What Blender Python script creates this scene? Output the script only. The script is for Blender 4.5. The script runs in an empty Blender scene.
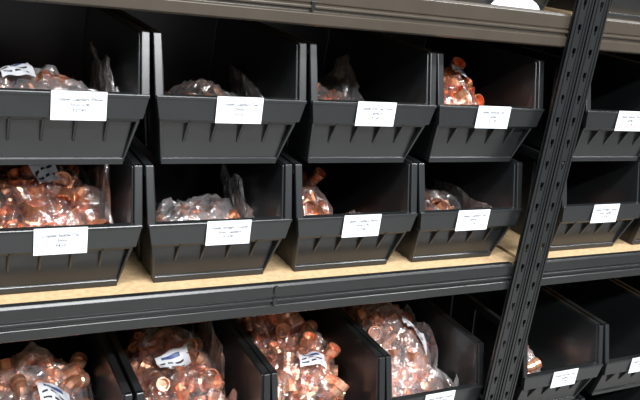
import bpy, bmesh, math, random
from mathutils import Vector, Matrix, noise, Euler
DEBUG = None

random.seed(7)
scene = bpy.context.scene
COL = scene.collection
scene.view_settings.view_transform = 'Standard'

# ------------------------------------------------------------------ materials
def new_mat(name):
    m = bpy.data.materials.new(name); m.use_nodes = True
    nt = m.node_tree
    return m, nt, nt.nodes['Principled BSDF']

def plastic(name, col, rough=0.42, bump=0.15, spec=0.5):
    m, nt, b = new_mat(name)
    tc = nt.nodes.new('ShaderNodeTexCoord')
    n = nt.nodes.new('ShaderNodeTexNoise'); n.inputs['Scale'].default_value = 14; n.inputs['Detail'].default_value = 6
    nt.links.new(tc.outputs['Object'], n.inputs['Vector'])
    r = nt.nodes.new('ShaderNodeValToRGB')
    r.color_ramp.elements[0].color = (*[c*0.85 for c in col], 1); r.color_ramp.elements[0].position = .3
    r.color_ramp.elements[1].color = (*[c*1.15 for c in col], 1); r.color_ramp.elements[1].position = .75
    nt.links.new(n.outputs['Fac'], r.inputs['Fac']); nt.links.new(r.outputs['Color'], b.inputs['Base Color'])
    n2 = nt.nodes.new('ShaderNodeTexNoise'); n2.inputs['Scale'].default_value = 900
    nt.links.new(tc.outputs['Object'], n2.inputs['Vector'])
    bp = nt.nodes.new('ShaderNodeBump'); bp.inputs['Strength'].default_value = bump; bp.inputs['Distance'].default_value = .0005
    nt.links.new(n2.outputs['Fac'], bp.inputs['Height']); nt.links.new(bp.outputs['Normal'], b.inputs['Normal'])
    b.inputs['Roughness'].default_value = rough
    b.inputs['Specular IOR Level'].default_value = spec
    return m

M_BIN = plastic('black_plastic', (.0095, .0108, .0115), .28, .12, .6)
M_STEEL = plastic('black_powder_coat', (.008, .009, .0095), .28, .1, .5)
M_STEEL_W = plastic('powder_coat_warm_reflection', (.034, .027, .019), .34, .1, .55)  # top beam steel, warm reflection from the surroundings painted into its base colour
M_WALL = plastic('dark_wall_paint', (.02, .02, .022), .8)
M_CEIL = plastic('ceiling_paint', (.6, .6, .58), .9)
M_FLOOR = plastic('concrete', (.3, .29, .28), .6)
M_LABEL = plastic('label_paper', (.60, .63, .66), .5, .02)
M_STICK = plastic('sticker_paper', (.68, .70, .74), .4, .02)
M_BLUE = plastic('blue_ink', (.05, .09, .24), .4, .02)
M_INK = plastic('black_ink', (.02, .02, .03), .6, .0)

def copper_mat(name, a, b2, rough):
    m, nt, b = new_mat(name)
    tc = nt.nodes.new('ShaderNodeTexCoord')
    n = nt.nodes.new('ShaderNodeTexNoise'); n.inputs['Scale'].default_value = 45; n.inputs['Detail'].default_value = 3
    nt.links.new(tc.outputs['Object'], n.inputs['Vector'])
    r = nt.nodes.new('ShaderNodeValToRGB')
    r.color_ramp.elements[0].color = (*a, 1); r.color_ramp.elements[0].position = .35
    r.color_ramp.elements[1].color = (*b2, 1); r.color_ramp.elements[1].position = .65
    nt.links.new(n.outputs['Fac'], r.inputs['Fac']); nt.links.new(r.outputs['Color'], b.inputs['Base Color'])
    b.inputs['Metallic'].default_value = .8
    b.inputs['Roughness'].default_value = rough
    return m
M_COP = copper_mat('copper', (.66, .26, .15), (.95, .53, .36), .28)
M_COPD = copper_mat('aged_copper', (.40, .14, .07), (.84, .38, .21), .27)
M_BRASS = copper_mat('red_copper', (.85, .24, .09), (.98, .48, .25), .28)

def film_mat(name, haze=.10, gloss=.10):
    m = bpy.data.materials.new(name); m.use_nodes = True
    nt = m.node_tree; nt.nodes.clear()
    out = nt.nodes.new('ShaderNodeOutputMaterial')
    tr = nt.nodes.new('ShaderNodeBsdfTransparent'); tr.inputs['Color'].default_value = (.98, .98, .98, 1)
    gl = nt.nodes.new('ShaderNodeBsdfGlossy'); gl.inputs['Roughness'].default_value = .14
    df = nt.nodes.new('ShaderNodeBsdfDiffuse'); df.inputs['Color'].default_value = (.85, .85, .87, 1)
    tc = nt.nodes.new('ShaderNodeTexCoord')
    n = nt.nodes.new('ShaderNodeTexNoise'); n.inputs['Scale'].default_value = 60; n.inputs['Detail'].default_value = 3; n.inputs['Distortion'].default_value = 1.5
    nt.links.new(tc.outputs['Object'], n.inputs['Vector'])
    bp = nt.nodes.new('ShaderNodeBump'); bp.inputs['Strength'].default_value = .6; bp.inputs['Distance'].default_value = .006
    nt.links.new(n.outputs['Fac'], bp.inputs['Height'])
    nt.links.new(bp.outputs['Normal'], gl.inputs['Normal'])
    lw = nt.nodes.new('ShaderNodeLayerWeight'); lw.inputs['Blend'].default_value = .3
    nt.links.new(bp.outputs['Normal'], lw.inputs['Normal'])
    ma = nt.nodes.new('ShaderNodeMath'); ma.operation = 'MULTIPLY_ADD'
    ma.inputs[1].default_value = .5; ma.inputs[2].default_value = gloss
    nt.links.new(lw.outputs['Fresnel'], ma.inputs[0])
    m1 = nt.nodes.new('ShaderNodeMixShader'); m1.inputs['Fac'].default_value = haze
    nt.links.new(tr.outputs[0], m1.inputs[1]); nt.links.new(df.outputs[0], m1.inputs[2])
    m2 = nt.nodes.new('ShaderNodeMixShader')
    nt.links.new(ma.outputs[0], m2.inputs['Fac'])
    nt.links.new(m1.outputs[0], m2.inputs[1]); nt.links.new(gl.outputs[0], m2.inputs[2])
    nt.links.new(m2.outputs[0], out.inputs['Surface'])
    return m
M_FILM = film_mat('clear_plastic_film', .04, .13)
M_FILMH = film_mat('hazy_plastic_film', .13, .17)

def board_mat():
    m, nt, b = new_mat('particleboard')
    tc = nt.nodes.new('ShaderNodeTexCoord')
    n = nt.nodes.new('ShaderNodeTexNoise'); n.inputs['Scale'].default_value = 120; n.inputs['Detail'].default_value = 8
    nt.links.new(tc.outputs['Object'], n.inputs['Vector'])
    r = nt.nodes.new('ShaderNodeValToRGB')
    r.color_ramp.elements[0].color = (.33, .22, .115, 1); r.color_ramp.elements[0].position = .3
    r.color_ramp.elements[1].color = (.43, .31, .175, 1); r.color_ramp.elements[1].position = .7
    nt.links.new(n.outputs['Fac'], r.inputs['Fac']); nt.links.new(r.outputs['Color'], b.inputs['Base Color'])
    b.inputs['Roughness'].default_value = .7
    return m
M_BOARD = board_mat()

# ------------------------------------------------------------------ helpers
def mesh_obj(name, verts, faces, mat, parent=None, loc=(0, 0, 0), smooth=False, bevel=0):
    me = bpy.data.meshes.new(name); me.from_pydata([tuple(v) for v in verts], [], faces); me.update()
    bm = bmesh.new(); bm.from_mesh(me); bmesh.ops.recalc_face_normals(bm, faces=bm.faces); bm.to_mesh(me); bm.free()
    if mat: me.materials.append(mat)
    if smooth:
        for p in me.polygons: p.use_smooth = True
    return link(name, me, parent, loc, bevel)

def link(name, me, parent=None, loc=(0, 0, 0), bevel=0):
    o = bpy.data.objects.new(name, me); COL.objects.link(o); o.location = loc
    if parent: o.parent = parent
    if bevel:
        md = o.modifiers.new('bevel', 'BEVEL'); md.width = bevel; md.segments = 2; md.limit_method = 'ANGLE'
    return o

def empty(name, loc=(0, 0, 0)):
    o = bpy.data.objects.new(name, None); COL.objects.link(o); o.location = loc; o.empty_display_size = .05
    return o

class MB:
    def __init__(s): s.v = []; s.f = []
    def add(s, vs, fs):
        k = len(s.v); s.v += [Vector(v) for v in vs]; s.f += [tuple(i+k for i in f) for f in fs]
    def box(s, x0, x1, y0, y1, z0, z1):
        s.add([(x0,y0,z0),(x1,y0,z0),(x1,y1,z0),(x0,y1,z0),(x0,y0,z1),(x1,y0,z1),(x1,y1,z1),(x0,y1,z1)],
              [(0,3,2,1),(4,5,6,7),(0,1,5,4),(1,2,6,5),(2,3,7,6),(3,0,4,7)])
    def hexa(s, a, b):
        s.add(list(a)+list(b), [(3,2,1,0),(4,5,6,7),(0,1,5,4),(1,2,6,5),(2,3,7,6),(3,0,4,7)])
    def prism_x(s, prof, x0, x1, prof2=None):
        n = len(prof); p2 = prof2 or prof
        s.add([(x0,y,z) for y,z in prof]+[(x1,y,z) for y,z in p2],
              [tuple(range(n))[::-1], tuple(range(n,2*n))]+[(i,(i+1)%n,n+(i+1)%n,n+i) for i in range(n)])

# ------------------------------------------------------------------ bin
BH = .176
def build_bin_mesh():
    B = [(-.084,.034,0),(.084,.034,0),(.087,.345,0),(-.087,.345,0)]
    Fp = [(-.093,.018,.068),(.093,.018,.068)]
    L = [(-.096,.008,.098),(.096,.008,.098)]
    T = [(-.0985,.032,BH-.003),(.0985,.032,BH-.003),(.0985,.354,BH-.003),(-.0985,.354,BH-.003)]
    vs = B+Fp+L+T
    fs = [(0,1,2,3),(0,4,5,1),(4,6,7,5),(1,5,7,9,10,2),(3,11,8,6,4,0),(2,10,11,3)]
    me = bpy.data.meshes.new('tmp'); me.from_pydata(vs, [], fs); me.update()
    bm = bmesh.new(); bm.from_mesh(me); bmesh.ops.recalc_face_normals(bm, faces=bm.faces)
    bf = min(bm.faces, key=lambda f: f.calc_center_median().z)
    if bf.normal.z > 0: bmesh.ops.reverse_faces(bm, faces=bm.faces)
    bmesh.ops.solidify(bm, geom=bm.faces[:], thickness=.0026)
    m = MB()
    m.hexa([(-.1005,.002,.069),(.1005,.002,.069),(.1005,.013,.069),(-.1005,.013,.069)],
           [(-.1065,0,.098),(.1065,0,.098),(.1065,.011,.098),(-.1065,.011,.098)])
    m.hexa([(-.107,-.0012,.0965),(.107,-.0012,.0965),(.107,.0125,.0965),(-.107,.0125,.0965)],
           [(-.107,-.0006,.1010),(.107,-.0006,.1010),(.107,.012,.1010),(-.107,.012,.1010)])
    m.hexa([(-.097,.010,.063),(.097,.010,.063),(.097,.020,.063),(-.097,.020,.063)],
           [(-.0995,.006,.0692),(.0995,.006,.0692),(.0995,.020,.0692),(-.0995,.020,.0692)])
    for s in (-1, 1):
        def X(a): return s*a
        a = [(X(.0965),.002,.096),(X(.1075),.002,.096),(X(.1075),.009,.096),(X(.0965),.009,.096)]
        b = [(X(.0980),.027,BH),(X(.1090),.027,BH),(X(.1090),.034,BH),(X(.0980),.034,BH)]
        m.hexa(a, b)
        x0, x1 = sorted((X(.0975), X(.109))); m.box(x0, x1, .029, .358, BH-.004, BH)
        x0, x1 = sorted((X(.1065), X(.109))); m.box(x0, x1, .031, .358, BH-.016, BH-.003)
        for yy in (.10, .18, .26):
            m.hexa([(X(.085),yy,.004),(X(.088),yy,.004),(X(.088),yy+.003,.004),(X(.085),yy+.003,.004)],
                   [(X(.098),yy,BH-.02),(X(.104),yy,BH-.02),(X(.104),yy+.003,BH-.02),(X(.098),yy+.003,BH-.02)])
        m.hexa([(X(.0835),.030,.004),(X(.0862),.030,.004),(X(.0862),.040,.004),(X(.0835),.040,.004)],
               [(X(.094),.008,.066),(X(.0985),.008,.066),(X(.0985),.020,.066),(X(.094),.020,.066)])
    m.box(-.109,.109,.352,.358,BH-.012,BH)
    for xx in (-.058,-.0195,.0195,.058):
        m.prism_x([(.007,.066),(.020,.066),(.030,.030),(.0245,.034)], xx-.0018, xx+.0018)
    m.prism_x([(.0295,0.0),(.0295,.008),(.034,.011),(.046,0.0)], -.0855, .0855)
    me2 = bpy.data.meshes.new('tmp2'); me2.from_pydata([tuple(v) for v in m.v], [], m.f)
    b2 = bmesh.new(); b2.from_mesh(me2); bmesh.ops.recalc_face_normals(b2, faces=b2.faces); b2.to_mesh(me2); b2.free()
    bm.from_mesh(me2)
    out = bpy.data.meshes.new('bin_shell'); bm.to_mesh(out); bm.free()
    out.materials.append(M_BIN)
    return out
BIN = build_bin_mesh()

lab = MB(); lab.box(-.033,.033,-.0024,-.0014,.067,.103)
ME_LABEL = bpy.data.meshes.new('label'); ME_LABEL.from_pydata([tuple(v) for v in lab.v], [], lab.f); ME_LABEL.materials.append(M_LABEL)

NAMES = ["Copper Straight Coupler\n15mm Capillary\n$19.90", "Copper Capillary Elbow\n15mm x 90\n$27.90", "Copper Capillary Tee\n20mm\n$3.20", "Copper End Cap 15mm\nCapillary\n$1.60",
         "Copper Reducer 20x15\nCapillary\n$12.40", "Copper Bend 90 deg\n20mm\n$45.10", "Copper Saddle Clip\n15mm\n$4.10"]
FRONT = .95
def make_bin(x, z, lx=0.0, idx=0, dy=0.0, rot=0.0):
    root = empty('storage_bin', (x, FRONT+dy, z)); root.rotation_euler = (0, 0, rot)
    link('bin_shell', BIN, root, bevel=.0011)
    link('label', ME_LABEL, root, (lx, 0, 0))
    cu = bpy.data.curves.new('label_text', 'FONT'); cu.body = NAMES[idx % len(NAMES)]
    cu.size = .0058; cu.align_x = 'CENTER'; cu.align_y = 'CENTER'; cu.materials.append(M_INK); cu.offset = .0001; cu.space_line = 1.2
    t = link('label_text', cu, root, (lx, -.0026, .086)); t.rotation_euler = (math.pi/2, 0, 0)
    return root

# ------------------------------------------------------------------ fittings
def tube(cs, ts, rs, seg=14, up=Vector((0,0,1))):
    vs = []; fs = []
    for c, t, r in zip(cs, ts, rs):
        t = t.normalized(); a = t.cross(up).normalized(); b = up
        for i in range(seg):
            an = 2*math.pi*i/seg
            vs.append(c+(a*math.cos(an)+b*math.sin(an))*r)
    for k in range(len(cs)-1):
        for i in range(seg):
            j = (i+1) % seg
            fs.append((k*seg+i, k*seg+j, (k+1)*seg+j, (k+1)*seg+i))
    fs.append(tuple(range(seg))[::-1]); n = (len(cs)-1)*seg; fs.append(tuple(range(n, n+seg)))
    return vs, fs
def straight(a, b, ra, rb, closed_b=False):
    X = Vector((1,0,0)); L = b-a
    seq = [(a+.008, ra*.8), (a, ra*.84), (a, ra), (a+L*.4, ra), (a+L*.46, (ra+rb)/2*.86), (a+L*.54, (ra+rb)/2*.86), (a+L*.6, rb)]
    if closed_b: seq += [(b-.003, rb), (b-.001, rb*.8), (b, rb*.4)]
    else: seq += [(b, rb), (b, rb*.84), (b-.008, rb*.8)]
    return tube([X*s for s,_ in seq], [X]*len(seq), [r for _,r in seq])
def elbow(R=.013, r=.0105, L=.012, ang=math.pi/2):
    cs=[];ts=[];rs=[]
    def put(s, off, rr):
        if s == 'a': c = Vector((-off, 0, 0)); t = Vector((1,0,0))
        elif s == 'b':
            t = Vector((math.cos(ang), math.sin(ang), 0)); c = Vector((R*math.sin(ang), R-R*math.cos(ang), 0))+t*off
        else:
            p = s*ang; t = Vector((math.cos(p), math.sin(p), 0)); c = Vector((R*math.sin(p), R-R*math.cos(p), 0))
        cs.append(c); ts.append(t); rs.append(rr)
    put('a', L-.008, r*.8); put('a', L, r*.84); put('a', L, r); put('a', .002, r); put('a', 0, r*.88)
    for k in (.2,.4,.6,.8): put(k, 0, r*.88)
    put('b', 0, r*.88); put('b', .002, r); put('b', L, r); put('b', L, r*.84); put('b', L-.008, r*.8)
    return tube(cs, ts, rs)
def tee():
    v, f = straight(-.022, .022, .0105, .0105)
    v2, f2 = straight(.004, .026, .0105, .0105)
    M = Matrix.Rotation(math.pi/2, 3, 'Z'); k = len(v)
    v = v+[M @ p for p in v2]; f = f+[tuple(i+k for i in q) for q in f2]
    return v, f
KINDS = {'elbow': elbow(), 'bend': elbow(.02, .0105, .012), 'coupler': straight(-.017,.017,.0115,.0115),
         'reducer': straight(-.017,.017,.013,.0095), 'cap': straight(-.009,.009,.012,.012,True), 'tee': tee(),
         'half': elbow(.018,.0105,.012,math.pi/4)}

def heap(x, y, rx, ry, h, off):
    k = 1+.26*noise.noise(Vector((x*18, y*18, off)))
    q = (abs(x)/(rx*k))**2.6+(abs(y)/(ry*k))**2.4
    return h*k*math.sqrt(max(0, 1-q)) if q < 1 else 0.0

def pile(rnd, rx, ry, h, n, kinds, size, off, bx, by, dmin=.0175):
    pts = []; tries = 0
    while len(pts) < n and tries < 12000:
        tries += 1
        p = Vector((rnd.uniform(-rx, rx), rnd.uniform(-ry, ry), rnd.uniform(.010, h*1.15)))
        H = heap(p.x, p.y, rx, ry, h, off)
        if p.z > H or p.z < H-.045: continue
        if any((p-o).length < dmin*size for o in pts): continue
        pts.append(p)
    V = []; Fc = []
    for p in pts:
        vs, fs = KINDS[rnd.choice(kinds)]
        s = size*rnd.uniform(.85, 1.15)
        M = Matrix.Translation(p) @ Euler([rnd.uniform(0, 6.28) for _ in range(3)]).to_matrix().to_4x4() @ Matrix.Scale(s, 4)
        W = [M @ Vector(v) for v in vs]
        for ax, lo, hi in ((0, bx[0], bx[1]), (1, by[0], by[1]), (2, .001, 9)):
            a = min(w[ax] for w in W); b = max(w[ax] for w in W)
            d = lo-a if a < lo else (hi-b if b > hi else 0)
            for w in W: w[ax] += d
        k = len(V)
        V += W
        Fc += [tuple(i+k for i in f) for f in fs]
    return V, Fc

def film(rnd, rx, ry, h, off, W, L, bcx, y0, y1, flaps=(), crum=.004, cell=.0075):
    """flat polythene bag: two sheets sealed at the edge, draped over the heap, crumpled, its
    surplus turned up where it meets the bin walls"""
    x0, x1 = bcx-.084, bcx+.084
    nx = max(8, int(2*W/cell)); ny = max(8, int(2*L/cell))
    V = []; F = []
    def place(u, v, top):
        x = u*W; y = v*L
        q = Vector((x, y, 0))
        x += .010*noise.noise(q*18+Vector((off, 0, 3))); y += .010*noise.noise(q*18+Vector((3, off, 0)))
        z = .001; up = 0
        lift = 0
        for (a, b, th, amt) in flaps:
            s = max(0, u*a+v*b-th); lift += s*amt
        if x > x1: up += (x-x1); x = x1-.15*up
        if x < x0: up += (x0-x); x = x0+.15*(x0-x)
        if y > y1: up += (y-y1)*.6; y = y1-.1*(y-y1)
        if y < y0: up += (y0-y)*.6; y = y0+.1*(y0-y)
        if top:
            hh = heap(x*.93, y*.93, rx, ry, h, off)
            edge = min(1, (1-max(abs(u), abs(v)))*6)
            z = max(hh+.013*edge, .003+.016*edge)
            z += edge*.013*noise.noise(Vector((x*38, y*38, off+4)))
            z += crum*rnd.uniform(-1, 1)*min(1, edge+.3)
        z += up*.9+lift
        if top or lift > .002:
            x += crum*.6*rnd.uniform(-1, 1); y += crum*.6*rnd.uniform(-1, 1)
        if lift > .003:
            y += .012*math.sin(u*17+off)*min(1, lift*30)
        z = max(z, .0008 if not top else .0012)
        hw = .0803+.08*min(z, .16)
        x = max(bcx-hw, min(bcx+hw, x)); y = max(y0, min(y1, y))
        return (x, y, z)
    base = {}
    for t in (0, 1):
        for j in range(ny+1):
            for i in range(nx+1):
                u = 2*i/nx-1; v = 2*j/ny-1
                rim = i in (0, nx) or j in (0, ny)
                if t == 1 and rim: base[(1, i, j)] = base[(0, i, j)]; continue
                base[(t, i, j)] = len(V); V.append(place(u, v, t == 1))
        for j in range(ny):
            for i in range(nx):
                a, b, c, d = base[(t,i,j)], base[(t,i+1,j)], base[(t,i+1,j+1)], base[(t,i,j+1)]
                if rnd.random() < .5: F += [(a,b,c), (a,c,d)]
                else: F += [(a,b,d), (b,c,d)]
    me = bpy.data.meshes.new('film'); me.from_pydata(V, [], F); me.update()
    return me

A = ('elbow','coupler','bend','tee'); C = ('coupler','cap','reducer','half')
def bag(seed, binx, x, y, z, rx, ry, h, n=50, kinds=A, mat=M_COP, size=1.15, hazy=False, stick=None,
        name='bag_of_copper_fittings', crum=.0045, W=None, L=None, flaps=(), fhz=0):
    rnd = random.Random(seed); off = seed*1.37
    root = empty(name, (x, y, z))
    bx = (binx-.0825-x, binx+.0825-x); by = (FRONT+.038-y, FRONT+.335-y)
    if n:
        V, F = pile(rnd, rx, ry, h, n, kinds, size, off, bx, by)
        mesh_obj('fittings', V, F, mat, root)
    W = W or rx+.03; L = L or ry+.03
    me = film(rnd, rx, ry, h+fhz, off, W, L, binx-x, FRONT+.038-y, FRONT+.335-y, flaps, crum)
    me.materials.append(M_FILMH if hazy else M_FILM)
    link('film', me, root)
    for (ax, ay, w, hh, rz) in (stick or []):
        g = 12; vs = []; fs = []
        M = Matrix.Rotation(rz, 3, 'Z')
        for j in range(g+1):
            for i in range(g+1):
                l = M @ Vector(((i/g-.5)*w, (j/g-.5)*hh, 0)); px, py = ax+l.x, ay+l.y
                vs.append((px, py, heap(px*.93, py*.93, rx, ry, h+fhz, off)+.0225+.0012*math.sin(i*.9+j*.7)))
        for j in range(g):
            for i in range(g):
                a = j*(g+1)+i; fs.append((a, a+1, a+g+2, a+g+1))
        so = mesh_obj('sticker', vs, fs, M_STICK, root, smooth=True)
        so.data.materials.append(M_BLUE); so.data.materials.append(M_INK)
        for k, p in enumerate(so.data.polygons):
            i, j = k % g, k//g
            if j in (8, 9) and 2 <= i <= 8: p.material_index = 1
            if j == 2 and i in (1,2,3,5,6,9): p.material_index = 2
            if j == 5 and i in (1,2,4,5,7,8,9): p.material_index = 2
    return root

# ------------------------------------------------------------------ shelving
def frame_post(m, x0, x1, y, z0, z1, side):
    th = .0022; pitch = .038; sw = .0034; sh = .015; cx = (x0+x1)/2
    k = int((z1-z0)/pitch)
    for i in range(k):
        a = z0+i*pitch; b = a+pitch; c = (a+b)/2
        m.box(x0, x1, y, y+th, a, c-sh/2); m.box(x0, x1, y, y+th, c+sh/2, b)
        m.box(x0, cx-sw, y, y+th, c-sh/2, c+sh/2); m.box(cx+sw, x1, y, y+th, c-sh/2, c+sh/2)
        m.box(cx-sw, cx-sw*.45, y, y+th, c-sh/2, c-.001); m.box(cx+sw*.45, cx+sw, y, y+th, c-sh/2, c-.001)
    m.box(x0, x0+.003, y-.0018, y+.006, z0, z1); m.box(x1-.003, x1, y-.0018, y+.006, z0, z1)
    m.box(x0+.0075, x0+.009, y-.0012, y+.001, z0, z1); m.box(x1-.009, x1-.0075, y-.0012, y+.001, z0, z1)
    xs = (x1-.0022, x1) if side > 0 else (x0, x0+.0022)
    m.box(xs[0], xs[1], y, y+.035, z0, z1)

BY = .936
def beam_prof(zt, H, y=BY):
    b = zt-H
    return [(y+.004,b),(y,b+.003),(y,b+.017),(y+.0035,b+.019),(y+.0035,b+.022),(y-.001,b+.024),(y-.001,b+.027),(y+.0035,b+.029),
            (y+.001,b+.031),(y+.001,zt-.004),(y+.004,zt),(y+.0135,zt),(y+.0135,b)]
def shelving(x0, x1, decks):
    root = empty('storage_shelving_unit', ((x0+x1)/2, BY, 0)); cx = (x0+x1)/2
    def rel(mm): return [v-Vector((cx, BY, 0)) for v in mm.v]
    D = .61; PW = .033
    for nm, (a, b, yy, s) in {'post_1': (x0, x0+PW, BY-.006, -1), 'post_2': (x1-PW, x1, BY-.006, 1),
                        'post_3': (x0, x0+PW, BY+D, -1), 'post_4': (x1-PW, x1, BY+D, 1)}.items():
        m = MB(); frame_post(m, a, b, yy, 0, 1.976, s); mesh_obj(nm, rel(m), m.f, M_STEEL, root)
    for i, (zt, H, mat) in enumerate(decks):
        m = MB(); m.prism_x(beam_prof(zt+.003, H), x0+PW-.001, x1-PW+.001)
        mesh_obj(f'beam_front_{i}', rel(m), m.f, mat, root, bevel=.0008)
        m = MB(); m.box(x0+PW, x1-PW, BY+D-.016, BY+D-.002, zt+.005-H, zt+.005)
        m.box(x0+.003, x0+.02, BY+.002, BY+D-.002, zt-.045, zt-.014); m.box(x1-.02, x1-.003, BY+.002, BY+D-.002, zt-.045, zt-.014)
        mesh_obj(f'beam_rear_{i}', rel(m), m.f, M_STEEL, root)
        m = MB(); m.box(x0+.004, x1-.004, BY+.0145, BY+D-.017, zt-.013, zt)
        mesh_obj(f'deck_board_{i}', rel(m), m.f, M_BOARD, root)
        m = MB(); c = .478 if x0 < 0 else (x0+x1)/2
        m.box(c-.003, c+.003, BY-.0018, BY+.002, zt-.012, zt+.001); m.box(c-.003, c+.003, BY-.0018, BY+.002, zt-.03, zt-.018)
        mesh_obj(f'tie_clip_{i}', rel(m), m.f, M_STEEL, root, bevel=.001)
    return root
PX = .936
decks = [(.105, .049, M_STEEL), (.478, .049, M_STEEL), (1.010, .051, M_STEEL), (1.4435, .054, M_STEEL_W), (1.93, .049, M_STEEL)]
shelving(PX+.033-1.96, PX+.033, decks)
shelving(PX+.0365, PX+.0365+1.96, decks)

# ------------------------------------------------------------------ bins on the shelves
Z2 = 1.0112; Z1 = Z2+.1768
Z4 = .4792; Z3 = Z4+.1768
ZT = 1.4447
cols1 = [-.054, .166, .388, .611, .831]
cols2 = [-.05, .168, .390, .613, .834]
cols3 = [-.05, .176, .400, .620, .840]
lx1 = [0, .020, .007, -.001, .000]; lx2 = [0, .002, .008, .004, .000]
k = 0
for c, l in zip(cols1, lx1): make_bin(c, Z1, l, k); k += 1
for c, l in zip(cols2, lx2): make_bin(c, Z2, l, k); k += 1
for c in cols3: make_bin(c, Z3, .005, k); k += 1
for c in cols3: make_bin(c, Z4, 0, k); k += 1
for c in cols1: make_bin(c, ZT, 0, k); k += 1
colsR = [1.146, 1.370, 1.595]
for zz in (Z1, Z2, Z3, Z4, ZT):
    for c in colsR: make_bin(c+(.01 if zz == Z3 else 0), zz, 0, k); k += 1

# ------------------------------------------------------------------ bags
fl = .0032
bag(11, .166, .160, 1.07, Z1+fl, .076, .080, .085, 18, C, M_COPD, hazy=True, stick=[(-.035,-.02,.042,.034,.2)], crum=.006, W=.14, flaps=[(1,.2,.5,.12)])
bag(12, .388, .390, 1.075, Z1+fl, .072, .070, .070, 9, C, M_COPD, crum=.006, W=.12, flaps=[(-.8,.5,.5,.10),(.9,.1,.5,.14)])
bag(13, .611, .585, 1.08, Z1+fl, .055, .060, .078, 18, A, M_COPD, W=.09, crum=.006, flaps=[(.6,.4,.3,.19)])
bag(14, .831, .815, 1.08, Z1+fl, .072, .080, .112, 60, A, M_BRASS, stick=[(.025,-.02,.034,.028,-.3)], W=.12, flaps=[(.8,.3,.5,.12)])
bag(21, .168, .165, 1.11, Z2+fl, .083, .115, .126, 110, A, M_COPD, stick=[(.0,-.045,.034,.030,.5)], flaps=[(1,.1,.5,.09)], W=.14)
bag(22, .390, .395, 1.07, Z2+fl, .074, .070, .064, 18, C, M_COPD, hazy=True, crum=.006, W=.125, flaps=[(.8,.2,.5,.16)])
bag(23, .613, .580, 1.10, Z2+fl, .052, .085, .090, 40, A, M_COPD, W=.09, flaps=[(.8,-.4,.5,.10)])
bag(24, .834, .828, 1.085, Z2+fl, .070, .070, .068, 34, A, M_COPD, W=.115, flaps=[(.9,0,.4,.12)])
bag(31, .176, .172, 1.12, Z3+fl, .080, .125, .130, 110, A, M_COP, hazy=True, stick=[(.015,-.080,.050,.036,.1)], W=.13)
bag(32, .400, .403, 1.14, Z3+fl, .082, .150, .125, 140, C, M_COP, stick=[(-.01,-.02,.055,.034,0)], flaps=[(.8,.5,.4,.10)], W=.14)
bag(33, .620, .616, 1.14, Z3+fl, .082, .150, .146, 150, A, M_COP, stick=[(.005,-.100,.048,.034,-.3)], flaps=[(.5,.6,.5,.06)], W=.13)
bag(34, .840, .836, 1.14, Z3+fl, .082, .150, .146, 150, C, M_COP, hazy=True, stick=[(.03,-.06,.055,.036,-.2)], flaps=[(.9,-.2,.5,.06)], W=.14)
bag(41, 1.156, 1.130, 1.07, Z3+fl, .055, .065, .080, 14, A, M_COP, hazy=True)
bag(42, 1.146, 1.150, 1.10, Z2+fl, .050, .060, .045, 8, A, M_COPD)
rr = random.Random(5); V = []; F = []; nx = 16; ny = 6
for t in (0, 1):
    for j in range(ny+1):
        for i in range(nx+1):
            u = 2*i/nx-1; v = 2*j/ny-1
            e = (1-u*u)*(1-v*v)
            z = (.0005 if not t else .001+.018*e**.5+.006*rr.uniform(0, 1)*e)
            V.append((u*.045+rr.uniform(-.002,.002), v*.010, z))
    for j in range(ny):
        for i in range(nx):
            a = t*(nx+1)*(ny+1)+j*(nx+1)+i; F.append((a, a+1, a+nx+2)); F.append((a, a+nx+2, a+nx+1))
pk = empty('crumpled_plastic_packet', (.842, .9635, 1.4436)); po = mesh_obj('film', V, F, M_LABEL, pk)

# ------------------------------------------------------------------ room
def room_box(name, b, mat):
    m = MB(); m.box(*b); mesh_obj(name, m.v, m.f, mat)
room_box('floor', (-3, 5, -3, 1.75, -.05, 0), M_FLOOR)
room_box('wall_back', (-3, 5, 1.65, 1.75, 0, 2.9), M_WALL)
room_box('ceiling', (-3, 5, -3, 1.75, 2.9, 2.95), M_CEIL)

def ceiling_lamp(x, y, sx, sy, power, col=(.98, .99, 1)):
    root = empty('ceiling_light', (x, y, 2.86))
    m = MB(); m.box(-sx/2, sx/2, -sy/2, sy/2, 0, .04); mesh_obj('housing', m.v, m.f, M_LABEL, root)
    L = bpy.data.lights.new('tube', 'AREA'); L.shape = 'RECTANGLE'; L.size = sx; L.size_y = sy; L.energy = power; L.color = col
    link('tube', L, root, (0, 0, -.01))
ceiling_lamp(.2, -.1, 1.5, .2, 85)
ceiling_lamp(2.4, -.1, 1.5, .2, 85)
ceiling_lamp(-1.6, -.4, 1.5, .2, 35)
ceiling_lamp(.8, -1.3, 1.5, .2, 220)

w = bpy.data.worlds.new('world'); scene.world = w; w.use_nodes = True
bg = w.node_tree.nodes['Background']; bg.inputs[0].default_value = (.93, .96, 1, 1); bg.inputs[1].default_value = .40

# ------------------------------------------------------------------ camera
cd = bpy.data.cameras.new('camera'); cam = bpy.data.objects.new('camera', cd); COL.objects.link(cam)
R = Matrix(((.883, .028, -.468), (-.449, .340, -.826), (.136, .940, .313))).to_4x4()
R = R.to_quaternion().normalized().to_matrix().to_4x4()
cam.matrix_world = Matrix.Translation((0, 0, 1.5)) @ R
cd.sensor_width = 36; cd.lens = 776/640*36; cd.clip_start = .02
if DEBUG:
    zx, zy, zm = DEBUG
    cd.lens *= zm; cd.shift_x = zm*(zx-320)/640; cd.shift_y = -zm*(zy-200)/640
scene.camera = cam
